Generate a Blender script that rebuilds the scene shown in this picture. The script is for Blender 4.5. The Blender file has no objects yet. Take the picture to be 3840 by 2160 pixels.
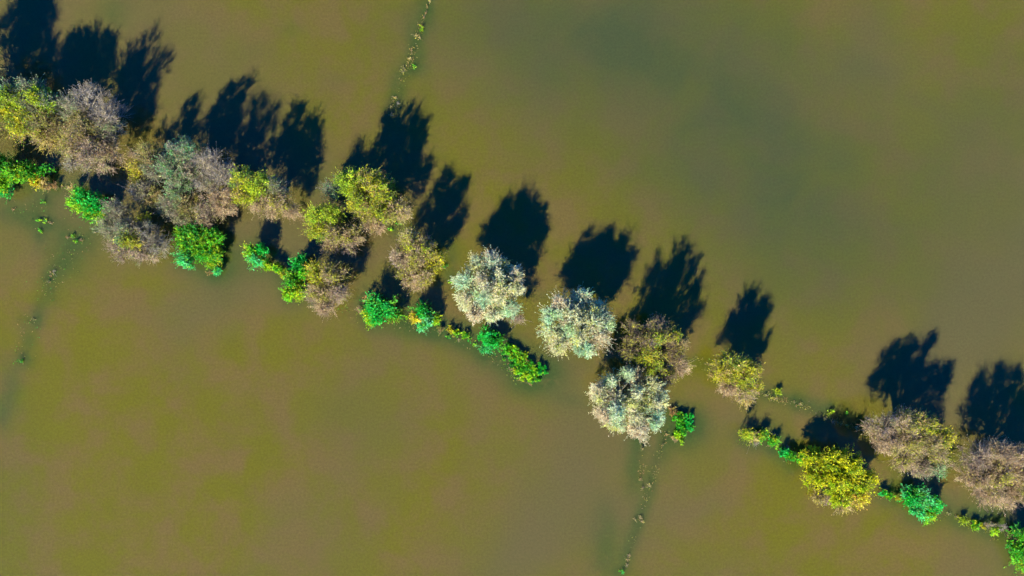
import bpy, math
import numpy as np
from mathutils import Vector

# ------------------------------------------------------------------ scene, camera, sky, sun
sc = bpy.context.scene
COL = sc.collection
K, H = 40.0, 70.0                      # photograph pixels per metre at water level, camera height
cam = bpy.data.cameras.new('camera'); cam_ob = bpy.data.objects.new('camera', cam); COL.objects.link(cam_ob)
cam_ob.location = (0, 0, H); cam.sensor_width = 36.0; cam.lens = 36.0 * H / 96.0
cam.clip_end = 6000.0; cam.clip_start = 0.5
sc.camera = cam_ob

SUN_EL = math.radians(36.0)
SHADE = Vector((0.42, 0.9075, 0)).normalized()          # the way the shadows fall
world = bpy.data.worlds.new('World'); sc.world = world; world.use_nodes = True
wn = world.node_tree
sky = wn.nodes.new('ShaderNodeTexSky'); sky.sky_type = 'NISHITA'; sky.sun_disc = False
sky.sun_elevation = SUN_EL; sky.sun_rotation = math.atan2(-SHADE.x, -SHADE.y)
sky.ozone_density = 10.0; sky.air_density = 0.5; sky.dust_density = 0.0; sky.altitude = 3000
sat = wn.nodes.new('ShaderNodeHueSaturation'); sat.inputs['Saturation'].default_value = 1.65      # a deep blue autumn sky
wn.links.new(sky.outputs[0], sat.inputs['Color']); wn.links.new(sat.outputs[0], wn.nodes['Background'].inputs[0])
wn.nodes['Background'].inputs[1].default_value = 0.15

sun = bpy.data.lights.new('sun', 'SUN'); sun.energy = 4.6; sun.angle = math.radians(0.6); sun.color = (1.0, 0.9, 0.56)
sun_ob = bpy.data.objects.new('sun', sun); COL.objects.link(sun_ob); sun_ob.location = (-40, -80, 60)
ray = Vector((SHADE.x * math.cos(SUN_EL), SHADE.y * math.cos(SUN_EL), -math.sin(SUN_EL)))
sun_ob.rotation_euler = ray.to_track_quat('-Z', 'Y').to_euler()

sc.view_settings.view_transform = 'Standard'; sc.view_settings.look = 'None'
sc.view_settings.exposure = 1.95; sc.view_settings.gamma = 1.0
EXPO = 2.0 ** -1.3                     # scales the palette values below to real reflectances
rng = np.random.default_rng(7)

# ------------------------------------------------------------------ materials
def new_mat(name):
    m = bpy.data.materials.new(name); m.use_nodes = True
    n = m.node_tree.nodes; return m, n, m.node_tree.links, n['Principled BSDF'], n['Material Output']

def leaf_material():
    m, n, l, b, out = new_mat('leaf')
    at = n.new('ShaderNodeAttribute'); at.attribute_name = 'Col'
    no = n.new('ShaderNodeTexNoise'); no.inputs['Scale'].default_value = 9.0
    tc = n.new('ShaderNodeTexCoord'); l.new(tc.outputs['Object'], no.inputs['Vector'])
    mr = n.new('ShaderNodeMapRange'); mr.inputs[3].default_value = 0.78; mr.inputs[4].default_value = 1.22
    l.new(no.outputs[0], mr.inputs[0])
    mx = n.new('ShaderNodeVectorMath'); mx.operation = 'SCALE'
    l.new(at.outputs['Color'], mx.inputs[0]); l.new(mr.outputs[0], mx.inputs['Scale'])
    l.new(mx.outputs[0], b.inputs['Base Color']); b.inputs['Roughness'].default_value = 0.55
    b.inputs['Specular IOR Level'].default_value = 0.25
    tr = n.new('ShaderNodeBsdfTranslucent'); l.new(mx.outputs[0], tr.inputs['Color'])
    ms = n.new('ShaderNodeMixShader'); ms.inputs[0].default_value = 0.33
    l.new(b.outputs[0], ms.inputs[1]); l.new(tr.outputs[0], ms.inputs[2]); l.new(ms.outputs[0], out.inputs[0])
    return m

def wood_material(name, dark, light, scale):
    m, n, l, b, out = new_mat(name)
    no = n.new('ShaderNodeTexNoise'); no.inputs['Scale'].default_value = scale; no.inputs['Detail'].default_value = 6
    tc = n.new('ShaderNodeTexCoord'); l.new(tc.outputs['Object'], no.inputs['Vector'])
    r = n.new('ShaderNodeValToRGB'); r.color_ramp.elements[0].position = 0.35; r.color_ramp.elements[1].position = 0.68
    r.color_ramp.elements[0].color = (*dark, 1); r.color_ramp.elements[1].color = (*light, 1)
    l.new(no.outputs[0], r.inputs[0]); l.new(r.outputs[0], b.inputs['Base Color']); b.inputs['Roughness'].default_value = 0.8
    return m

def twig_material():
    m, n, l, b, out = new_mat('twig')
    at = n.new('ShaderNodeAttribute'); at.attribute_name = 'Col'
    l.new(at.outputs['Color'], b.inputs['Base Color']); b.inputs['Roughness'].default_value = 0.7
    return m

LEAF = leaf_material(); TWIG = twig_material()
BARK = wood_material('bark', (0.05, 0.04, 0.03), (0.2, 0.17, 0.13), 5.0)
PALE_BARK = wood_material('pale_bark', (0.2, 0.17, 0.14), (0.42, 0.37, 0.31), 5.0)

def water_material():
    m, n, l, b, out = new_mat('silty_flood_water')
    tc = n.new('ShaderNodeTexCoord'); obj = tc.outputs['Object']
    def noise(scale, detail, rough=0.5, dist=0.0):
        t = n.new('ShaderNodeTexNoise'); t.inputs['Scale'].default_value = scale; t.inputs['Detail'].default_value = detail
        t.inputs['Roughness'].default_value = rough; t.inputs['Distortion'].default_value = dist
        l.new(obj, t.inputs['Vector']); return t.outputs[0]
    def ramp(src, a, c):
        r = n.new('ShaderNodeMapRange'); r.inputs[1].default_value = a; r.inputs[2].default_value = c
        r.interpolation_type = 'SMOOTHSTEP'; l.new(src, r.inputs[0]); return r.outputs[0]
    def mix(fac, c1, c2):
        x = n.new('ShaderNodeMix'); x.data_type = 'RGBA'; x.clamp_factor = True
        if isinstance(fac, float): x.inputs[0].default_value = fac
        else: l.new(fac, x.inputs[0])
        for i, c in ((6, c1), (7, c2)):
            if isinstance(c, tuple): x.inputs[i].default_value = (*c, 1)
            else: l.new(c, x.inputs[i])
        return x.outputs[2]
    e = EXPO
    brown = (0.214 * e, 0.162 * e, 0.046 * e); olive = (0.184 * e, 0.178 * e, 0.012 * e)
    c = mix(ramp(noise(0.22, 6, 0.62, 0.3), 0.34, 0.62), brown, olive)          # silt drifting in the flood
    c = mix(ramp(noise(0.035, 3, 0.5, 0.6), 0.4, 0.75), c, (0.170 * e, 0.150 * e, 0.060 * e))
    at = n.new('ShaderNodeAttribute'); at.attribute_name = 'deep'                 # clearer, deeper water, and lens vignette painted at the side edges
    df = n.new('ShaderNodeMath'); df.operation = 'MULTIPLY'; l.new(at.outputs['Fac'], df.inputs[0])
    dm = n.new('ShaderNodeMapRange'); dm.inputs[1].default_value = 0.3; dm.inputs[2].default_value = 0.62; dm.inputs[3].default_value = 0.85; dm.inputs[4].default_value = 1.2
    l.new(noise(0.14, 6, 0.6, 0.4), dm.inputs[0]); l.new(dm.outputs[0], df.inputs[1])
    c = mix(df.outputs[0], c, (0.068 * e, 0.106 * e, 0.050 * e))
    aw = n.new('ShaderNodeAttribute'); aw.attribute_name = 'weed'                 # drowned weed under the surface
    wf = n.new('ShaderNodeMath'); wf.operation = 'MULTIPLY'; l.new(aw.outputs['Fac'], wf.inputs[0])
    l.new(ramp(noise(1.1, 5, 0.6, 0.5), 0.15, 0.5), wf.inputs[1])
    c = mix(wf.outputs[0], c, (0.058 * e, 0.120 * e, 0.026 * e))
    g = n.new('ShaderNodeMapRange'); g.inputs[1].default_value = 0.2; g.inputs[2].default_value = 0.8
    g.inputs[3].default_value = 0.70; g.inputs[4].default_value = 1.30
    l.new(noise(4.5, 4, 0.9), g.inputs[0])
    s = n.new('ShaderNodeVectorMath'); s.operation = 'SCALE'; l.new(c, s.inputs[0]); l.new(g.outputs[0], s.inputs['Scale'])
    l.new(s.outputs[0], b.inputs['Base Color'])
    b.inputs['Roughness'].default_value = 0.08; b.inputs['IOR'].default_value = 1.38
    b.inputs['Subsurface Weight'].default_value = 1.0; b.inputs['Subsurface Scale'].default_value = 0.9
    b.inputs['Subsurface Radius'].default_value = (0.8, 1.2, 0.9)
    bp = n.new('ShaderNodeBump'); bp.inputs['Strength'].default_value = 0.12; bp.inputs['Distance'].default_value = 0.02
    l.new(noise(2.2, 5, 0.6), bp.inputs['Height']); l.new(bp.outputs[0], b.inputs['Normal'])
    return m

# ------------------------------------------------------------------ mesh helpers
def mesh_object(name, verts, quads, mat, cols=None, parent=None, smooth=False):
    me = bpy.data.meshes.new(name)
    verts = np.asarray(verts, dtype=np.float32); quads = np.asarray(quads, dtype=np.int32)
    me.vertices.add(len(verts)); me.vertices.foreach_set('co', verts.ravel())
    nf = len(quads)
    me.loops.add(nf * 4); me.loops.foreach_set('vertex_index', quads.ravel())
    me.polygons.add(nf); me.polygons.foreach_set('loop_start', np.arange(nf, dtype=np.int32) * 4)
    if smooth: me.polygons.foreach_set('use_smooth', np.ones(nf, dtype=bool))
    if cols is not None:
        a = me.color_attributes.new('Col', 'FLOAT_COLOR', 'POINT')
        a.data.foreach_set('color', np.concatenate([cols, np.ones((len(cols), 1))], 1).astype(np.float32).ravel())
    me.update(calc_edges=True); me.materials.append(mat)
    o = bpy.data.objects.new(name, me); COL.objects.link(o)
    if parent is not None: o.parent = parent
    return o

def tag(o, label, cat, group=None, kind=None):
    if label: o['label'] = label
    if cat: o['category'] = cat
    if group: o['group'] = group
    if kind: o['kind'] = kind
    return o

def unit(a): return a / np.maximum(np.linalg.norm(a, axis=-1, keepdims=True), 1e-9)

def at(px, py, z=0.0):                 # a spot of the photograph at height z
    f = (H - z) / H / K
    return np.array([(px - 1920) * f, (1080 - py) * f, z])

def tube(path, radii, sides=7):
    path = np.asarray(path, float); n = len(path); vs = []
    for i in range(n):
        d = path[min(i + 1, n - 1)] - path[max(i - 1, 0)]; d = d / max(np.linalg.norm(d), 1e-9)
        u = np.cross(d, (0.31, 0.87, 0.39)); u /= np.linalg.norm(u); w = np.cross(d, u)
        for k in range(sides):
            t = 2 * math.pi * k / sides
            vs.append(path[i] + radii[i] * (math.cos(t) * u + math.sin(t) * w))
    qs = [(i * sides + k, i * sides + (k + 1) % sides, (i + 1) * sides + (k + 1) % sides, (i + 1) * sides + k)
          for i in range(n - 1) for k in range(sides)]
    return np.array(vs), np.array(qs)

def join(pieces):
    V, Q, off = [], [], 0
    for v, q in pieces:
        V.append(v); Q.append(q + off); off += len(v)
    return np.concatenate(V), np.concatenate(Q)

def bend(a, b, sag, n=5):              # a limb that starts upright and swings out
    a = np.asarray(a, float); b = np.asarray(b, float)
    mid = np.array([a[0] * 0.62 + b[0] * 0.38, a[1] * 0.62 + b[1] * 0.38, a[2] + (b[2] - a[2]) * sag]) + rng.normal(0, 0.12, 3)
    t = np.linspace(0, 1, n)[:, None]
    return (1 - t) ** 2 * a + 2 * t * (1 - t) * mid + t ** 2 * b

def quad_blades(base, axis, length, width, side):
    """diamond leaves, folded a little along the midrib"""
    n = len(base); L = length[:, None]; W = width[:, None]
    mid = base + axis * L * 0.45
    up = np.cross(axis, side)
    v = np.stack([base, mid + side * W * 0.5 + up * W * 0.18, base + axis * L, mid - side * W * 0.5 + up * W * 0.18], 1).reshape(-1, 3)
    return v, np.arange(n * 4).reshape(n, 4)

def twig_prisms(a, b, r):
    """three-sided tapering twigs from a to b"""
    n = len(a); d = unit(b - a)
    u = unit(np.cross(d, rng.normal(size=(n, 3)))); w = np.cross(d, u)
    vs = []
    for p, k in ((a, 1.0), (b, 0.35)):
        for j in range(3):
            t = 2 * math.pi * j / 3
            vs.append(p + (r * k)[:, None] * (math.cos(t) * u + math.sin(t) * w))
    v = np.stack(vs, 1).reshape(-1, 3)
    base = np.arange(n)[:, None] * 6
    q = np.concatenate([base + np.array(f) for f in ((0, 1, 4, 3), (1, 2, 5, 4), (2, 0, 3, 5))])
    return v, q

# ------------------------------------------------------------------ kinds of foliage
# palette (colour, weight), leaves per twig, leaf length, leaf width, twig colours, twigs per clump, clump radius
TAN = [(0.62, 0.47, 0.34), (0.50, 0.38, 0.30), (0.42, 0.32, 0.29)]
GREYT = [(0.46, 0.42, 0.40), (0.36, 0.32, 0.33), (0.55, 0.46, 0.38)]
GREEN_T = [(0.25, 0.28, 0.12), (0.3, 0.25, 0.14)]
KIND = {
 'pale':    dict(p=[((.94,.96,.58),4), ((.68,.96,.62),3.2), ((.96,.82,.60),2.4), ((.66,.74,.18),2.2), ((.84,.86,.40),2)], n=15, L=.14, W=.042, t=[(.72,.62,.5),(.6,.52,.42)], tw=30, r=.46, spray=.12, spread=.8, lift=.3),
 'mint':    dict(p=[((.52,.96,.62),3), ((.80,.98,.64),3), ((.50,.80,.36),1)], n=15, L=.14, W=.042, t=[(.6,.56,.45)], tw=30, r=.46, spray=.12, spread=.8, lift=.3),
 'blush':   dict(p=[((.96,.76,.54),4), ((.90,.82,.56),3), ((.74,.90,.66),1)], n=15, L=.14, W=.042, t=TAN, tw=30, r=.46, spray=.12, spread=.8, lift=.3),
 'yg':      dict(p=[((.58,.62,.02),4), ((.42,.58,.02),4), ((.74,.64,.03),1.5), ((.18,.36,.06),2), ((.50,.36,.16),1)], n=8, L=.15, W=.06, t=TAN, tw=16, r=.38),
 'brightyg':dict(p=[((.52,.72,.03),4), ((.36,.62,.04),4), ((.66,.70,.03),2)], n=9, L=.16, W=.06, t=GREEN_T, tw=18, r=.4),
 'olive':   dict(p=[((.36,.36,.08),4), ((.28,.32,.09),3), ((.46,.36,.17),3), ((.50,.50,.09),1)], n=7, L=.13, W=.05, t=TAN, tw=17, r=.36),
 'brown':   dict(p=[((.70,.51,.32),4), ((.56,.41,.29),4), ((.46,.44,.09),1.6), ((.80,.62,.40),2)], n=8, L=.10, W=.04, t=TAN, tw=22, r=.36),
 'browngr': dict(p=[((.62,.47,.31),3), ((.46,.50,.06),3), ((.62,.62,.06),2), ((.54,.41,.32),2)], n=8, L=.12, W=.045, t=TAN, tw=20, r=.38),
 'mauve':   dict(p=[((.60,.46,.40),4), ((.48,.37,.34),2.5), ((.72,.56,.42),3), ((.46,.48,.14),2.5), ((.30,.40,.12),1)], n=8, L=.10, W=.035, t=TAN, tw=22, r=.36),
 'grey':    dict(p=[((.48,.46,.40),4), ((.36,.34,.34),2), ((.58,.50,.38),2), ((.40,.48,.18),3)], n=8, L=.10, W=.035, t=GREYT, tw=22, r=.36),
 'bare':    dict(p=[((.50,.46,.44),3), ((.64,.52,.42),2), ((.50,.48,.16),1.2)], n=4, L=.09, W=.03, t=GREYT, tw=22, r=.42),
 'teal':    dict(p=[((.17,.50,.20),4), ((.28,.48,.22),3), ((.42,.48,.27),3), ((.24,.38,.10),2), ((.44,.40,.34),1.5)], n=8, L=.14, W=.055, t=GREYT, tw=17, r=.38),
 'tealgrey':dict(p=[((.27,.44,.20),3), ((.42,.42,.27),3), ((.40,.44,.20),2), ((.44,.36,.30),2)], n=6, L=.12, W=.045, t=GREYT, tw=19, r=.36),
 'emerald': dict(p=[((.01,.72,.08),4), ((.03,.88,.18),3), ((.01,.44,.03),2.5), ((.20,.76,.04),1.5)], n=12, L=.155, W=.075, t=GREEN_T, tw=14, r=.34),
 'cyan':    dict(p=[((.08,.86,.26),4), ((.24,.94,.42),2), ((.04,.62,.12),2), ((.24,.74,.06),1)], n=9, L=.15, W=.07, t=GREEN_T, tw=15, r=.32),
 'green':   dict(p=[((.11,.66,.02),4), ((.04,.50,.05),3), ((.34,.68,.02),3), ((.02,.28,.04),1.5)], n=12, L=.155, W=.075, t=GREEN_T, tw=14, r=.34),
 'lime':    dict(p=[((.44,.84,.02),4), ((.20,.78,.04),3), ((.70,.80,.03),2), ((.10,.56,.06),1)], n=11, L=.16, W=.08, t=GREEN_T, tw=14, r=.32),
 'gold':    dict(p=[((.90,.76,.03),4), ((.68,.72,.04),3), ((.86,.56,.10),1.5)], n=8, L=.15, W=.075, t=TAN, tw=14, r=.32),
 'darkbr':  dict(p=[((.34,.25,.17),4), ((.26,.19,.15),3), ((.44,.44,.06),3), ((.56,.54,.05),2)], n=5, L=.12, W=.045, t=[(.3,.23,.18),(.24,.19,.17)], tw=20, r=.38, spray=.2),
 'yellow':  dict(p=[((.76,.78,.01),4), ((.52,.70,.01),4), ((.30,.54,.01),2), ((.92,.86,.02),2.5), ((.10,.28,.02),1)], n=13, L=.15, W=.07, t=GREEN_T, tw=14, r=.36),
 'straw':   dict(p=[((.80,.62,.26),3), ((.70,.62,.10),3), ((.62,.48,.32),2)], n=7, L=.12, W=.05, t=TAN, tw=18, r=.34),
 'ochre':   dict(p=[((.74,.70,.02),4), ((.56,.60,.02),3), ((.62,.48,.16),2), ((.24,.36,.03),1.3)], n=7, L=.14, W=.06, t=TAN, tw=17, r=.37),
 'rust':    dict(p=[((.62,.36,.12),3), ((.70,.46,.20),2), ((.46,.28,.14),2), ((.50,.46,.08),1)], n=6, L=.11, W=.055, t=TAN, tw=12, r=.26),
}

def lobe_clumps(c, r, rz, kd, dens, zmin):
    """clump centres over and inside one rounded mass of the crown"""
    n = max(3, int(dens * 4.2 * (r * (r + 0.75 * rz)) / (kd['r'] ** 2 * 2.6)))
    d = rng.normal(size=(n, 3)); d[:, 2] = np.where(d[:, 2] < -0.55, -d[:, 2], d[:, 2]); d = unit(d)
    f = np.where(rng.random(n) < 0.66, rng.uniform(0.75, 1.0, n), rng.uniform(0.15, 0.75, n))
    ph = rng.uniform(0, 6.28, 3); az = np.arctan2(d[:, 1], d[:, 0])
    f = f * (1 + 0.10 * np.sin(3 * az + ph[0]) + 0.08 * np.sin(5 * az + ph[1] + 3 * d[:, 2]))
    p = c + d * f[:, None] * np.array([max(r - kd['r'] * 0.55, r * 0.45)] * 2 + [rz])
    p[:, 2] = np.maximum(p[:, 2], zmin + 0.1 * rng.random(n))
    return p, d

def leaf_colours(kd, n_clumps, of_clump):
    cols = np.array([c for c, _ in kd['p']]); w = np.array([w for _, w in kd['p']], float); w /= w.sum()
    main = rng.choice(len(cols), n_clumps, p=w)
    pick = np.where(rng.random(len(of_clump)) < 0.74, main[of_clump], rng.choice(len(cols), len(of_clump), p=w))
    c = cols[pick] * EXPO
    lum = 1.42 * rng.lognormal(0, 0.36, (len(c), 1)) * rng.lognormal(0, 0.2, (n_clumps, 1))[of_clump]
    return np.clip(c * lum * rng.normal(1, 0.07, (len(c), 3)), 0.002, 0.85)

def grow(lobes, axis_xy, z_split, dens=1.0, scale=1.0, lift=0.75, thin=1.0):
    """leaves and twigs over a list of (centre, r, rz, kind, density)"""
    LV, LQ, LC, TV, TQ, TC, tips = [], [], [], [], [], [], []
    lo = to = 0
    for c, r, rz, kind, dn in lobes:
        kd = KIND[kind]
        p, d = lobe_clumps(c, r, rz, kd, dens * dn, 0.12 * scale)
        nc = len(p); tips.append(p)
        out = p - np.array([axis_xy[0], axis_xy[1], z_split]); out = unit(out)
        ax = unit(0.55 * out + 0.45 * d + np.array([0, 0, kd.get('lift', lift)]) + rng.normal(0, 0.2, (nc, 3)))
        cr = kd['r'] * scale * np.where(rng.random(nc) < kd.get('spray', .3), rng.uniform(1.5, 2.1, nc), rng.uniform(0.65, 1.15, nc))
        ntw = max(3, int(kd['tw'] * thin))
        of = np.repeat(np.arange(nc), ntw); m = len(of)
        td = unit(ax[of] + rng.normal(0, kd.get('spread', 0.55), (m, 3)) * (1, 1, 0.8))
        a = p[of] - ax[of] * (cr[of] * 0.75)[:, None] + rng.normal(0, 0.16, (m, 3)) * cr[of][:, None]
        tl = cr[of] * rng.uniform(1.0, 1.9, m); spire = rng.random(m) < 0.06; tl = np.where(spire, tl * 1.7, tl); td = np.where(spire[:, None], unit(td + np.array([0, 0, 1.6])), td)
        b = a + td * tl[:, None] + rng.normal(0, 0.05, (m, 3))
        a[:, 2] = np.maximum(a[:, 2], 0.02); b[:, 2] = np.maximum(b[:, 2], 0.03)
        v, q = twig_prisms(a, b, rng.uniform(0.007, 0.015, m))
        TV.append(v); TQ.append(q + to); to += len(v)
        tc = np.array(kd['t'])[rng.integers(0, len(kd['t']), m)] * EXPO * rng.uniform(0.7, 1.5, (m, 1))
        TC.append(np.repeat(tc, 6, 0))
        k = max(2, int(kd['n'] * (1.3 if thin == 1.0 else .55))); ofl = np.repeat(np.arange(m), k); nl = len(ofl)
        t = rng.uniform(0.22, 1.04, nl)[:, None]
        base = a[ofl] * (1 - t) + b[ofl] * t + rng.normal(0, 0.015, (nl, 3))
        axl = unit(td[ofl] * 0.7 + rng.normal(0, 0.6, (nl, 3)))
        side = unit(np.cross(axl, rng.normal(size=(nl, 3))))
        ln = kd['L'] * .86 * rng.uniform(0.6, 1.35, nl); wd = kd['W'] * .86 * rng.uniform(0.65, 1.3, nl)
        v, q = quad_blades(base, axl, ln, wd, side)
        v[:, 2] = np.maximum(v[:, 2], 0.012)
        LV.append(v); LQ.append(q + lo); lo += len(v)
        LC.append(np.repeat(leaf_colours(kd, nc, of[ofl]), 4, 0))
    return (np.concatenate(LV), np.concatenate(LQ), np.concatenate(LC)), (np.concatenate(TV), np.concatenate(TQ), np.concatenate(TC)), tips

def spec_lobes(spec):
    out = []
    for s in spec:
        px, py, rp, top, kind = s[:5]; dn = s[5] if len(s) > 5 else 1.0
        zc = top * 0.56; rz = top * 0.40
        c = at(px, py, zc); out.append((c, rp / K * (H - zc) / H, rz, kind, dn))
    return out

def tree(name, label, spec, base=None, group='trees along the flooded hedgerow', cat='tree', pale=False, bare_limbs=False, dens=1.0):
    lobes = spec_lobes(spec)
    cs = np.array([l[0] for l in lobes]); ws = np.array([l[1] ** 2 for l in lobes])
    bx = (cs * ws[:, None]).sum(0) / ws.sum() if base is None else at(*base)
    root = bpy.data.objects.new(name, None); COL.objects.link(root); root.location = (bx[0], bx[1], 0)
    tag(root, label, cat, group)
    o0 = np.array([bx[0], bx[1], 0.0])
    top = max(l[0][2] + l[2] for l in lobes)
    (lv, lq, lc), (tv, tq, tc), tips = grow(lobes, bx, top * 0.3, dens)
    zs = top * 0.2; R = 0.045 * top
    fork = o0 + np.array([rng.normal(0, .15), rng.normal(0, .15), zs])
    stem = [tube([o0 + (0, 0, -0.6), o0 + (0, 0, 0.1), (o0 + fork) / 2 + (0.05, 0.03, 0), fork], [R * 1.35, R * 1.15, R, R * 0.9])]
    limbs = []
    for (c, r, rz, kind, dn), pts in zip(lobes, tips):
        end = c + np.array([0, 0, rz * 0.45]); path = bend(fork - (0, 0, 0.1), end, 0.62, 7)
        rr = np.linspace(R * 0.62, R * 0.16, 7); g = [tube(path, rr, 6)]
        for p in pts[rng.permutation(len(pts))[:max(6, int(len(pts) * 0.45))]]:
            i = rng.integers(2, 6); pth = bend(path[i], p, 0.6, 4)
            g.append(tube(pth, np.linspace(rr[i] * 0.55, 0.012, 4), 4))
        limbs.append(join(g))
    bark = PALE_BARK if pale else BARK
    if bare_limbs:
        v, q = join(stem); tr = mesh_object('trunk', v - o0, q, bark, parent=root, smooth=True)
        for v, q in limbs: mesh_object('limb', v - o0, q, bark, parent=tr, smooth=True)
    else:
        v, q = join(stem + limbs); mesh_object('trunk', v - o0, q, bark, parent=root, smooth=True)
    mesh_object('twigs', tv - o0, tq, TWIG, tc, root)
    mesh_object('crown', lv - o0, lq, LEAF, lc, root)
    return root

def shrub(name, label, spec, group='green bushes standing in the flood', cat='bush', dens=1.0, low=False):
    lobes = spec_lobes(spec); STAIN.extend((q[0], q[1], q[2]) for q in spec)
    cs = np.array([l[0] for l in lobes]); b = cs.mean(0); o0 = np.array([b[0], b[1], 0.0])
    root = bpy.data.objects.new(name, None); COL.objects.link(root); root.location = o0
    tag(root, label, cat, group)
    (lv, lq, lc), (tv, tq, tc), tips = grow(lobes, b, 0.1, dens, scale=0.36 if low else min(1.0, 0.28 + 0.32 * max(s[3] for s in spec)), lift=0.3 if low else 0.95, thin=0.26 if low else 1.0)
    g = []
    for (c, r, rz, kind, dn), pts in zip(lobes, tips):
        foot = np.array([c[0], c[1], -0.3])
        for p in pts[rng.permutation(len(pts))[:8]]:
            g.append(tube(bend(foot + rng.normal(0, 0.08, 3) * (1, 1, 0), p, 0.6, 4), np.linspace(0.035, 0.01, 4), 5))
    for l0, l1 in zip(lobes[:-1], lobes[1:]):    # roots under the water join the stems of one bush
        g.append(tube([l0[0] * (1, 1, 0) - (0, 0, .28), (l0[0] + l1[0]) / 2 * (1, 1, 0) - (0, 0, .33), l1[0] * (1, 1, 0) - (0, 0, .28)], [.03, .03, .03], 5))
    if low:                                      # a runner just under the surface joins the tufts of one plant
        g = [tube([lobes[0][0] * (1, 1, 0) - (0, 0, .3), lobes[0][0] * (1, 1, .6)], [.012, .006], 4)]
        for l0, l1 in zip(lobes[:-1], lobes[1:]):
            g.append(tube([l0[0] * (1, 1, 0) - (0, 0, .03), (l0[0] + l1[0]) / 2 * (1, 1, 0) - (0, 0, .06), l1[0] * (1, 1, .6)], [.014, .012, .006], 4))
    v, q = join(g)
    mesh_object('stems', np.concatenate([v, tv]) - o0, np.concatenate([q, tq + len(v)]), TWIG,
                np.concatenate([np.tile(np.array([[.12, .11, .06]]), (len(v), 1)), tc]), root)
    mesh_object('foliage', lv - o0, lq, LEAF, lc, root)
    return root

# ------------------------------------------------------------------ the flood
STAIN = []
WEEDLINES = [([(1615, 0), (1575, 110), (1540, 220), (1510, 290), (1480, 380), (1465, 440)], 26, .42), ([(2500, 1620), (2480, 1680), (2450, 1780), (2410, 1920), (2360, 2060), (2330, 2160)], 20, .42),
             ([(2395, 1640), (2380, 1720), (2370, 1840)], 26, .40), ([(300, 900), (210, 1020), (150, 1150), (110, 1280), (60, 1400), (20, 1520), (0, 1600)], 26, .36),
             ([(2610, 1355), (2720, 1400), (2870, 1470), (2990, 1505), (3130, 1560), (3250, 1610)], 24, .40), ([(2270, 1900), (2270, 2160)], 50, .2),
             ([(1500, 1215), (1640, 1235), (1800, 1300), (1930, 1380), (2040, 1420)], 34, .5), ([(2770, 1640), (2930, 1700), (3000, 1750)], 30, .45)]
# deep: (px, py, rx, ry, turn, amount) clearer water; blobs on the left and right edges paint lens vignette     weed: the same, drowned vegetation
DEEP_AND_VIGNETTE = [(3100, 250, 1100, 480, 8, .28), (1500, 200, 620, 330, 0, .12), (2200, 180, 420, 130, 12, .50), (2050, 330, 180, 110, 0, .25), (2780, 480, 380, 240, 30, .50), (2950, 760, 460, 240, 15, .50),
        (2450, 60, 300, 90, 0, .4), (3050, 1050, 420, 190, 10, .30), (2250, 600, 260, 130, 20, .18), (3820, 150, 240, 420, 0, .10),
        (3830, 800, 260, 500, 0, .12), (3560, 640, 300, 220, 0, .16), (1950, 40, 260, 120, 0, .25), (2620, 150, 380, 190, 0, .28), (1330, 1560, 260, 120, 0, .06), (20, 1900, 140, 400, 0, .12)]
WEED = [(430, 30, 50, 45, 0, .35), (440, 75, 45, 20, 30, .3), (1085, 110, 40, 28, 0, .22), (1560, 170, 28, 90, -15, .65), (1600, 60, 26, 60, -18, .5),
        (1545, 255, 36, 24, 0, .65), (1495, 330, 22, 60, -15, .4), (1475, 410, 20, 40, -10, .35), (1260, 300, 60, 30, 0, .14), (960, 190, 70, 40, 0, .14),
        (150, 830, 85, 36, 8, .75), (150, 880, 26, 50, 0, .6), (285, 905, 75, 45, 10, .7), (250, 985, 60, 60, -30, .6), (190, 1045, 30, 36, 0, .55),
        (60, 800, 90, 34, 0, .5), (165, 762, 44, 24, 0, .45), (130, 1195, 36, 26, 0, .45), (100, 1260, 22, 60, -20, .25), (85, 1350, 30, 26, 0, .5), (40, 1440, 40, 90, -20, .3), (15, 1540, 30, 60, 0, .35),
        (845, 980, 60, 90, 0, .55), (810, 1020, 55, 34, 0, .6), (1100, 985, 70, 20, 20, .3), (1480, 1240, 60, 26, 0, .15),
        (1700, 1270, 130, 30, 20, .6), (1600, 1240, 50, 20, 20, .5), (1980, 1400, 110, 60, 25, .7), (2060, 1400, 60, 40, 0, .5), (1960, 1450, 60, 26, 0, .4), (2080, 1360, 70, 26, 0, .3),
        (2140, 1500, 60, 22, 10, .3), (2560, 1600, 75, 70, 0, .75), (2610, 1590, 40, 50, 0, .5), (2400, 1650, 26, 40, 0, .45), (2385, 1740, 28, 110, 3, .45), (2440, 1790, 20, 90, 8, .35), (2405, 1930, 22, 70, 12, .4),
        (2350, 2060, 24, 80, 12, .5), (2270, 2090, 50, 80, 0, .3), (2295, 2000, 30, 60, 0, .2), (2490, 1690, 22, 60, 0, .3),
        (2900, 1480, 60, 18, 20, .4), (3020, 1520, 70, 30, 15, .6), (3125, 1545, 60, 34, 15, .5), (3190, 1580, 60, 24, 15, .55), (2860, 1625, 80, 34, 15, .5), (2950, 1670, 60, 30, 30, .65), (2975, 1745, 40, 30, 0, .45),
        (3350, 1830, 60, 30, 15, .55), (3660, 1935, 90, 40, 8, .6), (3760, 1990, 60, 40, 20, .6), (3620, 1720, 50, 30, 0, .3), (3540, 1730, 30, 30, 0, .4),
        (1180, 650, 70, 60, 0, .3), (1480, 840, 40, 60, -30, .55), (1690, 960, 30, 60, 0, .5), (1690, 1035, 30, 20, 0, .5), (2040, 1110, 40, 20, 0, .3), (2630, 1370, 60, 20, 15, .3), (690, 650, 40, 40, 0, .15), (200, 1130, 40, 30, 0, .2)]

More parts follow.
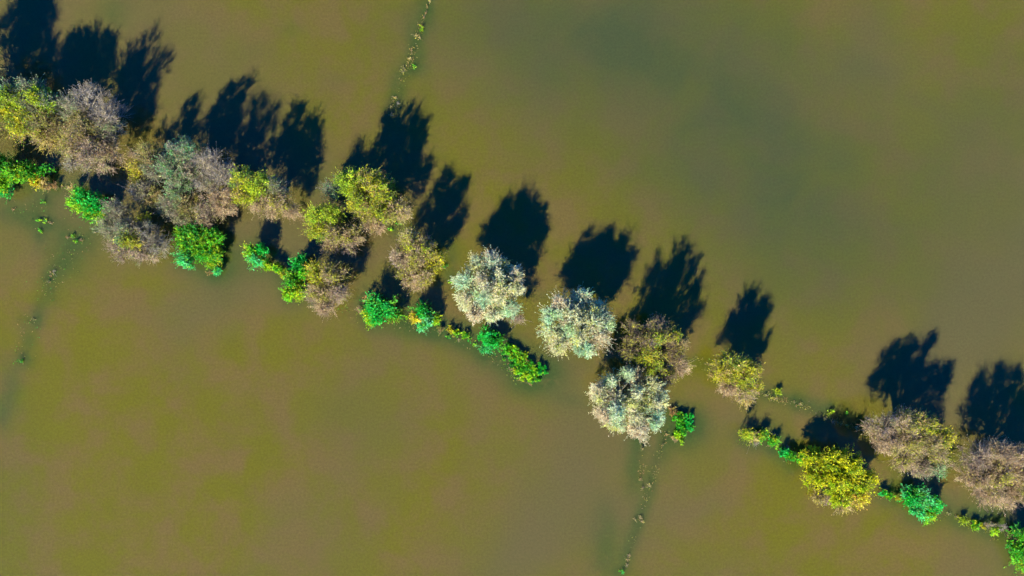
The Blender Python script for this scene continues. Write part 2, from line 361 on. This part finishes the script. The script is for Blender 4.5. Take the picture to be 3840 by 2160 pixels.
for path, wdt, amt in WEEDLINES:                 # drowned field edges: a run of small uneven patches
    for (x0, y0), (x1, y1) in zip(path[:-1], path[1:]):
        for t in np.arange(0, 1, 22 / math.hypot(x1 - x0, y1 - y0)):
            k = rng.uniform(.6, 1.5)
            WEED.append((x0 + (x1 - x0) * t + rng.normal(0, wdt * .3), y0 + (y1 - y0) * t + rng.normal(0, wdt * .2), wdt * k * .8, wdt * k, 0, amt * rng.uniform(.2, .75)))

def field(x, y, blobs):
    f = np.zeros_like(x)
    for px, py, rx, ry, turn, amt in blobs:
        cx, cy, _ = at(px, py); a = math.radians(-turn)
        dx, dy = (x - cx) * K, (y - cy) * K
        near = (np.abs(dx) < 3.2 * max(rx, ry)) & (np.abs(dy) < 3.2 * max(rx, ry)); dx, dy = dx[near], dy[near]
        u = (dx * math.cos(a) + dy * math.sin(a)) / rx; v = (-dx * math.sin(a) + dy * math.cos(a)) / ry
        f[near] = 1 - (1 - f[near]) * (1 - amt * np.exp(-0.7 * (u * u + v * v)))
    return f

def build_water():
    for px, py, rp in STAIN:                      # weed and silt caught round the feet of bushes
        WEED.append((px + rng.normal(0, 8), py + rng.normal(0, 8), rp * rng.uniform(1.2, 1.7), rp * rng.uniform(1.0, 1.5), rng.uniform(0, 90), rng.uniform(.3, .7)))
    xs = np.concatenate([[-1500, -600, -200, -90], np.arange(-62, 62.01, 0.3), [90, 200, 600, 1500]])
    ys = np.concatenate([[-1500, -600, -200, -80], np.arange(-40, 40.01, 0.3), [80, 200, 600, 1500]])
    X, Y = np.meshgrid(xs, ys); nx, ny = len(xs), len(ys)
    v = np.stack([X.ravel(), Y.ravel(), np.zeros(X.size)], 1)
    i = np.arange(nx * ny).reshape(ny, nx)
    q = np.stack([i[:-1, :-1], i[:-1, 1:], i[1:, 1:], i[1:, :-1]], -1).reshape(-1, 4)
    o = mesh_object('water', v, q, water_material(), smooth=True)
    for nm, bl in (('deep', DEEP_AND_VIGNETTE), ('weed', WEED)):
        a = o.data.attributes.new(nm, 'FLOAT', 'POINT'); a.data.foreach_set('value', field(v[:, 0], v[:, 1], bl).astype(np.float32))
    tag(o, 'brown silty flood water with drowned weed showing through', None, None, 'structure')

# ------------------------------------------------------------------ trees
T = tree
T('broadleaf_tree', 'olive brown tree cut by the left edge of the picture',
  [(-30, 450, 75, 6.2, 'olive'), (-150, 340, 150, 7.6, 'brown'), (-110, 500, 110, 6, 'olive'), (-120, 210, 110, 8.2, 'olive')])
T('broadleaf_tree', 'yellow green tree with bright upper tufts nearest the top left corner',
  [(85, 395, 60, 6.4, 'brightyg'), (70, 360, 40, 6.2, 'teal'), (185, 385, 52, 6.6, 'brightyg'), (225, 400, 40, 6, 'teal'), (145, 400, 40, 6, 'tealgrey'), (120, 470, 80, 5.4, 'yg'), (210, 470, 60, 5.6, 'olive'), (190, 520, 55, 4.2, 'straw'), (80, 450, 60, 5, 'yg'), (140, 350, 50, 6, 'teal')])
T('half_bare_tree', 'grey mauve half bare tree with a white limb at the upper left',
  [(350, 375, 70, 6.6, 'bare'), (420, 430, 66, 6.2, 'bare', 1.1), (300, 420, 62, 5.8, 'tealgrey'), (340, 480, 70, 5.6, 'olive'), (420, 490, 50, 4.8, 'tealgrey'), (300, 550, 70, 5.2, 'browngr'), (370, 590, 75, 5.0, 'mauve'), (310, 610, 48, 4.2, 'grey'), (415, 560, 50, 4.4, 'brown')],
  pale=True, bare_limbs=True, dens=.85)
T('broadleaf_tree', 'small olive tree with one yellow tuft between the grey mauve and the blue green trees',
  [(570, 590, 50, 5.3, 'olive'), (530, 645, 36, 4, 'ochre'), (590, 640, 44, 4.6, 'tealgrey'), (515, 580, 22, 3.2, 'brown', .6)])
T('broadleaf_tree', 'large blue green tree in the left clump',
  [(705, 575, 66, 6.6, 'teal'), (660, 630, 55, 5.8, 'teal'), (735, 640, 56, 5.6, 'tealgrey'), (690, 700, 66, 5.2, 'teal'), (660, 770, 55, 4.4, 'tealgrey'), (720, 775, 55, 4.4, 'olive'), (690, 820, 40, 3.4, 'tealgrey')])
T('half_bare_tree', 'bare tan tree with pale forking limbs beside the large blue green tree',
  [(800, 620, 58, 6.4, 'bare', 1.1), (850, 660, 60, 6, 'bare', 1.1), (790, 690, 56, 5.2, 'grey'), (850, 730, 56, 5, 'brown'), (790, 775, 60, 4.2, 'mauve'), (850, 780, 42, 4, 'brown'), (770, 830, 30, 3.2, 'mauve')],
  base=(850, 720), pale=True, bare_limbs=True, dens=.85)
T('broadleaf_tree', 'low grey olive tree left of the large blue green tree and above the dark gap',
  [(540, 720, 48, 3.6, 'grey'), (595, 745, 48, 3.8, 'olive'), (630, 780, 36, 3, 'tealgrey')])
T('broadleaf_tree', 'yellow green tree with brown bare lower twigs beside the pale limbed bare tree',
  [(930, 675, 52, 6.4, 'yg'), (985, 700, 60, 6.2, 'brightyg'), (925, 740, 46, 5, 'yg'), (1000, 770, 56, 4.6, 'brown'), (1060, 760, 52, 4.8, 'browngr'), (1050, 700, 42, 5.6, 'tealgrey'), (1090, 790, 34, 3.4, 'brown')],
  base=(1070, 715))
T('broadleaf_tree', 'grey green tree with mauve lower edge below the left clump',
  [(450, 790, 52, 5, 'tealgrey'), (425, 860, 56, 4.4, 'tealgrey'), (490, 860, 56, 5, 'tealgrey'), (510, 905, 40, 5.2, 'yg'), (480, 900, 40, 4.8, 'teal'), (560, 870, 48, 4.6, 'grey'), (470, 930, 55, 3.8, 'mauve'), (540, 945, 55, 3.6, 'mauve'), (600, 920, 48, 3.8, 'grey'), (550, 820, 30, 4.4, 'ochre', .6)])
T('broadleaf_tree', 'yellow green tree with tan lower twigs, upper of the pair left of centre',
  [(1315, 690, 52, 6.4, 'brightyg'), (1385, 685, 56, 6.8, 'yg'), (1350, 750, 60, 6, 'yg'), (1430, 720, 56, 6.4, 'yg'), (1430, 790, 60, 5, 'yg'), (1490, 790, 46, 4.6, 'browngr'), (1405, 840, 46, 4, 'brown'), (1380, 800, 40, 4.4, 'browngr'), (1250, 720, 36, 4, 'teal'), (1515, 800, 26, 3.6, 'brown')])
T('broadleaf_tree', 'yellow green tree with pinkish brown lower side, lower of the pair left of centre',
  [(1190, 815, 42, 5.2, 'brightyg'), (1250, 805, 46, 5.6, 'brightyg'), (1200, 870, 46, 4.8, 'yg'), (1260, 880, 52, 4.8, 'browngr'), (1320, 880, 46, 4.4, 'browngr'), (1310, 925, 40, 3.4, 'mauve'), (1240, 925, 42, 3.2, 'brown')])
T('broadleaf_tree', 'brown tree with tan lower twigs growing against a green bush',
  [(1190, 1020, 46, 4.2, 'yg'), (1250, 1030, 54, 4.6, 'browngr'), (1205, 1090, 56, 4, 'browngr'), (1270, 1100, 46, 3.8, 'mauve'), (1225, 1150, 44, 3, 'brown'), (1180, 1120, 40, 3, 'mauve')])
T('broadleaf_tree', 'round brown and yellow green tree left of the pale willows',
  [(1545, 895, 42, 6, 'browngr'), (1600, 925, 46, 6, 'browngr'), (1570, 965, 50, 5.6, 'browngr'), (1600, 945, 22, 6, 'yg'), (1545, 930, 20, 6, 'yg'), (1505, 970, 44, 4.6, 'mauve'), (1540, 1030, 56, 4, 'browngr'), (1600, 1030, 50, 4.2, 'browngr'), (1630, 980, 40, 4.6, 'ochre'), (1560, 1060, 34, 3, 'brown')])

def pale_willow(label, cx, cy, rx, ry, top, extra, ring=('pale', 'mint', 'pale', 'blush')):
    spec = []
    for i in range(9):                          # an outer ring of rounded boughs, an inner one, and the top
        a = i * 2 * math.pi / 9 + rng.uniform(-.15, .15); f = rng.uniform(.66, .78)
        spec.append((cx + rx * f * math.cos(a), cy + ry * f * math.sin(a), rng.uniform(36, 48), top * rng.uniform(.72, .86), ring[i % len(ring)]))
    for i in range(5):
        a = i * 2 * math.pi / 5 + rng.uniform(-.2, .2); f = rng.uniform(.28, .4)
        spec.append((cx + rx * f * math.cos(a), cy + ry * f * math.sin(a), rng.uniform(36, 46), top * rng.uniform(.86, 1.0), ['pale', 'pale', 'mint'][i % 3]))
    spec.append((cx, cy, 40, top, 'pale'))
    return T('pale_willow', label, spec + extra, group='pale silvery willows', dens=.72)
pale_willow('pale silvery willow with two tufts standing out on top, leftmost of three', 1840, 1085, 145, 138, 7.0, [(1845, 985, 28, 5.6, 'mint'), (1885, 990, 28, 5.8, 'pale'), (1935, 1190, 36, 3.4, 'mauve')])
pale_willow('pale silvery green willow standing alone, middle one of three', 2158, 1213, 145, 125, 7.2, [(2180, 1115, 26, 6.4, 'pale')], ('mint', 'blush', 'mint', 'pale', 'pale'))
pale_willow('pale silvery willow with minty tufts, lowest of three, below the dark brown tree', 2355, 1510, 150, 132, 6.6, [(2350, 1395, 30, 6.2, 'mint'), (2240, 1470, 34, 4.6, 'blush'), (2470, 1520, 40, 4.4, 'mint')], ('pale', 'mint', 'blush', 'pale', 'blush'))

T('broadleaf_tree', 'dark brown tree with yellow green tufts above the lowest pale willow',
  [(2370, 1240, 46, 6.6, 'darkbr', .7), (2455, 1265, 26, 7.0, 'yg', .7), (2520, 1250, 24, 6.4, 'yg', .7), (2380, 1330, 24, 6.0, 'yg', .7), (2450, 1225, 46, 7.0, 'darkbr', .7), (2420, 1270, 46, 7.2, 'darkbr', .75), (2490, 1260, 42, 6.6, 'darkbr', .7), (2360, 1310, 46, 6.1, 'darkbr', .65), (2430, 1330, 50, 6.2, 'yg', .6), (2520, 1320, 50, 5.6, 'darkbr', .75), (2550, 1290, 36, 5.7, 'olive', .7), (2540, 1370, 44, 5.1, 'brown', .8), (2500, 1410, 40, 4.5, 'darkbr', .8), (2450, 1380, 40, 5.7, 'yg', .6)])
T('broadleaf_tree', 'small round ochre yellow tree with tan lower twigs standing by itself',
  [(2740, 1365, 48, 5.4, 'yg'), (2800, 1380, 42, 5.4, 'ochre'), (2710, 1400, 46, 4.8, 'ochre'), (2775, 1400, 50, 5.2, 'yg'), (2720, 1450, 40, 3.8, 'brown'), (2780, 1460, 46, 4, 'browngr'), (2790, 1495, 28, 3, 'straw'), (2815, 1440, 34, 4, 'ochre')], dens=1.3)
T('broadleaf_tree', 'broad tan brown tree with yellow green patches above an emerald bush',
  [(3300, 1590, 50, 6.0, 'mauve'), (3370, 1580, 50, 6.25, 'browngr'), (3440, 1580, 46, 6.45, 'yg'), (3310, 1650, 52, 5.9, 'brown'), (3390, 1650, 56, 5.8, 'browngr'), (3460, 1650, 50, 5.6, 'olive'), (3520, 1630, 42, 5.7, 'ochre'), (3380, 1720, 50, 4.9, 'browngr'), (3440, 1745, 46, 4.3, 'mauve'), (3490, 1700, 40, 4.9, 'browngr'), (3495, 1755, 34, 4.1, 'teal'), (3270, 1610, 30, 5.5, 'brown')])
T('broadleaf_tree', 'pinkish brown round tree cut by the right edge of the picture',
  [(3650, 1710, 52, 6.0, 'mauve'), (3720, 1690, 52, 6.25, 'brown'), (3790, 1700, 52, 6.25, 'brown'), (3640, 1780, 50, 5.7, 'brown'), (3720, 1770, 60, 5.8, 'browngr'), (3800, 1780, 56, 5.6, 'brown'), (3700, 1850, 52, 4.9, 'brown'), (3770, 1860, 50, 4.7, 'brown'), (3860, 1740, 60, 6.2, 'browngr'), (3850, 1830, 60, 5.7, 'olive')])
T('broadleaf_tree', 'large golden yellow tree with big leaves near the lower right corner',
  [(3040, 1720, 48, 2.74, 'yellow'), (3110, 1730, 52, 3.02, 'yellow'), (3180, 1740, 52, 3.17, 'yellow'), (3050, 1790, 52, 2.74, 'yellow'), (3130, 1800, 56, 3.02, 'yellow'), (3210, 1800, 50, 2.88, 'yellow'), (3250, 1800, 36, 2.45, 'yellow'), (3150, 1860, 48, 2.16, 'yellow'), (3210, 1860, 42, 2.16, 'gold'), (3165, 1890, 34, 1.73, 'straw'), (3065, 1870, 24, 1.44, 'straw'), (3100, 1870, 26, 1.44, 'mauve')])

# ------------------------------------------------------------------ green bushes
S = shrub
S('green_bush', 'bright green bush cut by the left edge of the picture',
  [(20, 630, 48, 3, 'green'), (60, 650, 42, 2.6, 'lime'), (10, 690, 40, 2.2, 'lime'), (110, 640, 34, 2, 'green'), (20, 715, 24, 1.6, 'emerald')])
S('yellow_bush', 'low straw yellow bush at the end of the left edge bush', [(140, 675, 32, 1.3, 'gold'), (165, 690, 30, 1.1, 'straw'), (195, 700, 22, .8, 'rust'), (170, 640, 22, 1.4, 'green')], cat='bush')
S('green_bush', 'feathery emerald bush with yellow green flanks against the grey green tree',
  [(320, 740, 40, 2.8, 'emerald'), (365, 770, 42, 2.8, 'emerald'), (300, 765, 34, 2.2, 'lime'), (380, 815, 32, 2, 'lime'), (350, 800, 32, 2.2, 'green'), (275, 710, 22, 1.4, 'straw')])
S('green_bush', 'dense green bush with a turquoise lower corner under the left clump',
  [(700, 885, 42, 2.8, 'green'), (745, 880, 46, 3, 'green'), (800, 890, 36, 2.6, 'green'), (720, 935, 42, 2.4, 'green'), (700, 970, 40, 2, 'cyan'), (770, 950, 36, 2, 'green'), (810, 950, 32, 1.6, 'lime'), (800, 985, 28, 1.2, 'lime')])
S('green_bush', 'tiny round green bush just below the dense green bush with turquoise corner', [(815, 1015, 22, .9, 'cyan'), (795, 1020, 14, .5, 'rust')])
S('green_bush', 'lime and turquoise bush in open water at the left end of its row', [(945, 945, 28, 2.3, 'lime'), (965, 970, 34, 2, 'cyan'), (985, 935, 24, 2.1, 'emerald')])
S('green_bush', 'low lime green bush trailing along the row beside the lime and turquoise bush', [(1000, 990, 28, 1.2, 'lime'), (1040, 1005, 24, 1, 'lime'), (1070, 1030, 22, 1, 'brightyg')])
S('green_bush', 'tall lime green bush pressed against the brown tree',
  [(1100, 1050, 36, 2.4, 'green'), (1125, 990, 34, 2.6, 'emerald'), (1090, 1095, 34, 2, 'lime'), (1120, 1085, 30, 2, 'lime'), (1115, 1110, 22, 1.2, 'brightyg'), (1150, 1020, 26, 2.6, 'green')])
S('green_bush', 'round emerald bush with yellow green lower rim beside bare reddish twigs',
  [(1405, 1145, 38, 2.4, 'emerald'), (1450, 1150, 40, 2.5, 'emerald'), (1420, 1185, 36, 1.9, 'emerald'), (1475, 1180, 28, 1.6, 'green'), (1400, 1205, 24, 1.2, 'lime'), (1380, 1175, 22, 1.4, 'lime')])
S('thorn_bush', 'bare reddish twigs reaching left from the round emerald bush', [(1368, 1115, 22, 1.3, 'rust', .5), (1350, 1165, 18, .8, 'brown', .4)])
S('green_bush', 'emerald bush with a yellow heart below the round brown and yellow green tree',
  [(1585, 1165, 30, 2.3, 'emerald'), (1565, 1195, 28, 1.8, 'gold'), (1605, 1200, 30, 1.9, 'cyan'), (1590, 1228, 26, 1.3, 'cyan'), (1630, 1200, 18, 1.2, 'lime')])
S('green_bush', 'small round emerald bush under the leftmost pale willow', [(1830, 1265, 36, 1.7, 'emerald'), (1850, 1290, 34, 1.44, 'emerald'), (1825, 1305, 30, 1.19, 'cyan'), (1870, 1275, 22, 1.02, 'green')])
S('green_bush', 'sprawling lime green bush right of the small emerald one, with orange leaf edges',
  [(1905, 1308, 30, 0.39, 'green'), (1935, 1325, 34, 0.39, 'lime'), (1925, 1350, 30, 0.33, 'green'), (1960, 1345, 34, 0.42, 'lime'), (1970, 1375, 38, 0.45, 'green'), (1950, 1390, 28, 0.29, 'lime'), (2000, 1375, 34, 0.45, 'green'),
   (2005, 1405, 34, 0.36, 'lime'), (2035, 1385, 28, 0.39, 'emerald'), (1975, 1415, 26, 0.26, 'lime'), (1945, 1318, 16, 0.39, 'rust'), (1975, 1355, 14, 0.39, 'rust')])
S('green_bush', 'green bush with orange top beside the lowest pale willow', [(2550, 1575, 34, 0.48, 'green'), (2580, 1570, 30, 0.48, 'emerald'), (2565, 1605, 36, 0.42, 'green'), (2550, 1635, 30, 0.36, 'lime'), (2585, 1610, 26, 0.36, 'emerald'), (2525, 1545, 24, 0.42, 'rust'), (2530, 1650, 18, 0.3, 'straw')])
S('green_bush', 'low yellow green bush with leaning grey stems at the left of the lower right row',
  [(2792, 1622, 12, 2.3, 'brightyg'), (2797, 1632, 22, 1.0, 'brightyg'), (2825, 1635, 24, 1.1, 'straw'), (2860, 1635, 24, 1, 'lime'), (2830, 1660, 20, .6, 'bare', .6)])
S('green_bush', 'small green bush right of the leaning grey stems', [(2905, 1650, 20, .6, 'lime'), (2890, 1655, 16, .5, 'green')])
S('green_bush', 'low emerald green bush touching the golden yellow tree', [(2945, 1695, 26, 0.75, 'emerald'), (2975, 1710, 28, 0.9, 'green'), (3000, 1720, 22, 0.83, 'lime')])
S('green_bush', 'round turquoise green bush under the broad tan brown tree',
  [(3415, 1865, 42, 1.8, 'emerald'), (3465, 1865, 42, 1.9, 'cyan'), (3500, 1890, 38, 1.6, 'emerald'), (3440, 1910, 38, 1.5, 'cyan'), (3480, 1930, 30, 1.1, 'lime'), (3400, 1840, 24, 1.3, 'cyan')])
S('green_bush', 'low row of green leaves left of the round turquoise bush', [(3310, 1850, 20, .6, 'emerald'), (3335, 1860, 18, .6, 'green'), (3365, 1865, 18, .6, 'ochre')])
S('green_bush', 'low lime bush in front of dead grey twigs at the lower right', [(3612, 1950, 20, 0.49, 'brightyg'), (3655, 1968, 24, 0.49, 'lime'), (3685, 1972, 20, 0.42, 'yg')])
S('dead_bush', 'dead grey twigs standing in the water at the lower right', [(3710, 1965, 28, .9, 'bare', .8), (3745, 1975, 30, .9, 'bare', .7), (3725, 1985, 22, .6, 'lime', .8)])
S('green_bush', 'dark green and lime bush in the lower right corner', [(3830, 2000, 40, 2.2, 'green'), (3810, 2060, 34, 1.8, 'green'), (3830, 2105, 34, 1.4, 'lime'), (3850, 2050, 40, 2.2, 'green'), (3785, 2000, 22, .9, 'olive')])

# ------------------------------------------------------------------ tufts and leaves on the water
def small(label, items, name='water_plant', group='small plants breaking the flood surface'):
    return shrub(name, label, [(px, py, r * .8, z * .5, k, .8) for px, py, r, z, k in items], group=group, cat='plant', low=max(i[3] for i in items) < .95)
small('small green plant in open water under the left edge bush', [(165, 758, 16, .35, 'green')])
small('small orange brown plant near the left edge', [(48, 785, 16, .3, 'rust')])
small('lime green plant with a drowned tail, largest in the open water at left', [(145, 828, 20, .4, 'lime'), (175, 832, 18, .4, 'lime'), (190, 836, 12, .3, 'rust'), (155, 865, 12, .2, 'green')])
small('round green plant with rusty rim right of the one with a drowned tail', [(290, 905, 24, .45, 'green'), (275, 885, 16, .4, 'lime'), (305, 900, 14, .4, 'rust'), (255, 890, 12, .3, 'rust')])
small('rusty leaf tuft below the feathery emerald bush', [(355, 870, 12, .35, 'rust')])
small('dark rusty tuft in a green stain, upper left open water', [(190, 1030, 16, .4, 'rust'), (205, 1015, 12, .35, 'bare')])
small('faint green tuft over drowned weed below the dark rusty tuft', [(185, 1058, 10, .2, 'olive')])
small('faint dark weed tuft far from any tree at left', [(130, 1195, 16, .15, 'olive')])
small('smallest green weed spot near the left edge', [(82, 1350, 13, .15, 'green')])
small('pinkish orange leaf patch at the top edge of the picture', [(1610, 5, 14, .4, 'straw'), (1603, 25, 14, .35, 'rust'), (1597, 48, 12, .3, 'rust'), (1590, 68, 10, .3, 'rust')])
small('bright lime plant, upper one on the line at the top', [(1580, 105, 16, .5, 'brightyg'), (1583, 112, 10, .4, 'lime')])
small('pale yellow plant below the bright lime plant on the top line', [(1562, 133, 13, .4, 'straw'), (1575, 142, 11, .3, 'straw')])
small('reddish tuft halfway along the line at the top', [(1545, 188, 12, .3, 'rust')])
small('small yellow tuft above the round green weed on the top line', [(1537, 221, 10, .3, 'straw')])
small('round flat green weed on the top line', [(1552, 254, 16, .2, 'green')])
small('olive leaf pair below the round flat green weed', [(1514, 272, 12, .25, 'olive'), (1515, 255, 8, .2, 'olive')])
small('yellow tuft near the lower end of the top line', [(1484, 364, 10, .3, 'straw')])
small('grey mauve tuft near the lower end of the top line', [(1491, 385, 11, .3, 'grey')])
small('lowest yellow tuft of the top line, above a tree shadow', [(1467, 400, 11, .3, 'straw')])
small('pale leaf tuft touching the tree shadow under the top line', [(1470, 431, 8, .25, 'olive')])
S('green_bush', 'low yellow green bush strung between two emerald bushes', [(1655, 1228, 18, 0.36, 'olive'), (1685, 1238, 22, 0.48, 'ochre'), (1712, 1250, 22, 0.48, 'lime'), (1740, 1262, 20, 0.42, 'green')])
small('green and rusty leaf string before the small round emerald bush', [(1765, 1278, 22, .45, 'green'), (1785, 1292, 18, .4, 'lime'), (1725, 1222, 14, .4, 'rust'), (1750, 1238, 14, .4, 'rust')])
small('orange tuft at the foot of the lowest pale willow', [(2405, 1655, 14, .3, 'rust'), (2407, 1685, 10, .25, 'straw')])
small('rusty leaf tuft at the top of the lower line', [(2497, 1630, 10, .3, 'rust'), (2485, 1668, 8, .2, 'rust')])
small('orange tuft left of the lower line', [(2402, 1796, 10, .3, 'rust')])
small('straw tuft on the lower line beside the orange one', [(2435, 1820, 9, .25, 'straw'), (2410, 1828, 8, .2, 'olive')])
small('pale leaf patch halfway down the lower line', [(2402, 1940, 9, .3, 'straw'), (2380, 1949, 7, .25, 'straw'), (2408, 1955, 7, .25, 'straw')])
small('orange and pink tuft near the bottom edge', [(2352, 2098, 10, .3, 'rust'), (2350, 2118, 8, .3, 'straw'), (2358, 2080, 7, .3, 'straw')])
small('dark green tuft at the bottom edge of the picture', [(2332, 2145, 12, .25, 'emerald')])
small('yellow leaf string right of the small ochre tree', [(2890, 1492, 14, .3, 'ochre'), (2910, 1494, 12, .3, 'straw'), (2870, 1480, 8, .3, 'olive')])
small('tall pale green shoot throwing a thin shadow', [(2918, 1470, 9, 1.1, 'brightyg')])
small('straw leaf string along the line right of the tall shoot', [(2975, 1508, 14, .3, 'olive'), (3000, 1515, 12, .3, 'straw'), (2985, 1520, 10, .2, 'rust')])
small('bright lime shoot at the head of the dense leaf string', [(3112, 1550, 16, 0.44, 'brightyg'), (3118, 1540, 8, 0.55, 'lime')])
small('small green shoot right of the bright lime shoot', [(3172, 1548, 9, 0.42, 'green')])
small('dense tan and yellow leaf string running to the broad brown tree', [(3095, 1567, 14, .3, 'straw'), (3125, 1582, 18, .35, 'brown'), (3150, 1588, 18, .35, 'rust'), (3180, 1594, 18, .4, 'ochre'), (3210, 1605, 18, .4, 'straw'), (3240, 1615, 18, .4, 'rust')])
small('olive green leaf tuft between the broad brown tree and the right edge tree', [(3555, 1728, 16, .35, 'ochre'), (3545, 1740, 12, .3, 'olive')])
small('pale dead sprig in the green stain left of the golden tree', [(2955, 1675, 9, .5, 'bare'), (2900, 1625, 8, .4, 'bare')])
small('yellow green floating leaves under the upper of the pair left of centre', [(1490, 835, 24, .3, 'green'), (1470, 860, 16, .25, 'lime')])
small('lime leaf patch in the gap left of the leftmost pale willow', [(1692, 1055, 10, .3, 'lime'), (1670, 1000, 14, .4, 'green')])

small('low green leaf strip between the round emerald bush and the yellow hearted one', [(1505, 1185, 16, .3, 'green'), (1525, 1190, 14, .3, 'lime')])
small('olive green leaf strip between the yellow hearted bush and the low yellow green one', [(1640, 1215, 18, .35, 'lime'), (1650, 1245, 18, .3, 'olive'), (1680, 1262, 18, .3, 'green'), (1720, 1275, 18, .3, 'olive')])
small('green leaf mat fringing the lower edge of the sprawling lime bush', [(1890, 1345, 20, .3, 'green'), (1915, 1385, 22, .3, 'olive'), (1945, 1420, 22, .3, 'green'), (1985, 1440, 18, .25, 'rust')])
small('low green leaf strip joining the leaning stems bush to the emerald one', [(2880, 1672, 16, .3, 'olive'), (2912, 1680, 18, .35, 'lime'), (2930, 1690, 16, .35, 'green')])
small('low lime leaf strip running from the round turquoise bush to the right', [(3555, 1925, 16, .25, 'olive'), (3585, 1938, 16, .3, 'ochre')])
small('green leaf strip in the gap beyond the yellow straw bush at left', [(215, 705, 16, .35, 'olive'), (235, 695, 16, .4, 'rust'), (255, 705, 18, .4, 'straw')])

def drift(label, path, n, width, kinds):
    """loose leaves lying on the water along a line"""
    P = np.array([at(*p)[:2] for p in path]); seg = np.linalg.norm(np.diff(P, axis=0), axis=1); cum = np.concatenate([[0], np.cumsum(seg)])
    groups = rng.uniform(0, cum[-1], max(3, n // 9)); t = groups[rng.integers(0, len(groups), n)] + rng.normal(0, .28, n)
    t = np.clip(t, 0, cum[-1]); x = np.interp(t, cum, P[:, 0]); y = np.interp(t, cum, P[:, 1])
    b = np.stack([x + rng.normal(0, width / K, n), y + rng.normal(0, width / K, n), rng.uniform(.015, .05, n)], 1)
    ax = unit(rng.normal(size=(n, 3)) * (1, 1, .25)); sd = unit(np.cross(ax, np.array([0, 0, 1.0]) + rng.normal(0, .25, (n, 3))))
    v, q = quad_blades(b, ax, rng.uniform(.08, .2, n), rng.uniform(.04, .09, n), sd); v[:, 2] = np.maximum(v[:, 2], .01)
    cols = np.array([c for k in kinds for c, _ in KIND[k]['p']])[:, :]
    c = cols[rng.integers(0, len(cols), n)] * EXPO * rng.uniform(.35, 1.1, (n, 1))
    o = mesh_object('floating_leaves', v, q, LEAF, np.repeat(c, 4, 0))
    tag(o, label, 'leaves', None, 'stuff')
drift('scattered floating leaves along the line running to the top edge', [(1615, 0), (1575, 110), (1540, 220), (1510, 290), (1480, 380), (1465, 440)], 170, 9, ['ochre', 'rust', 'olive', 'straw'])
drift('scattered floating leaves along the line running to the bottom edge', [(2500, 1620), (2480, 1680), (2450, 1780), (2410, 1920), (2360, 2060), (2330, 2160)], 130, 8, ['olive', 'rust', 'straw'])
drift('scattered floating leaves below the lowest pale willow', [(2400, 1645), (2408, 1720), (2405, 1800), (2410, 1840)], 50, 9, ['olive', 'rust'])
drift('scattered floating leaves on the line right of the ochre tree', [(2610, 1355), (2720, 1400), (2870, 1482), (2990, 1515), (3130, 1575), (3250, 1618)], 420, 9, ['straw', 'olive', 'rust'])
drift('scattered floating leaves in the open water at left', [(30, 770), (150, 800), (260, 760), (300, 900), (220, 990), (185, 1070), (120, 1200), (60, 1380)], 240, 26, ['olive', 'green', 'rust'])
drift('scattered floating leaves along the middle of the bush row', [(1080, 1040), (1370, 1190), (1640, 1230), (1800, 1290), (1930, 1400), (2010, 1430)], 420, 14, ['lime', 'rust', 'olive'])
drift('scattered floating leaves along the lower right bush row', [(2770, 1640), (2930, 1700), (3290, 1850), (3560, 1930), (3700, 1990), (3800, 2040)], 320, 12, ['lime', 'rust', 'olive'])
build_water()
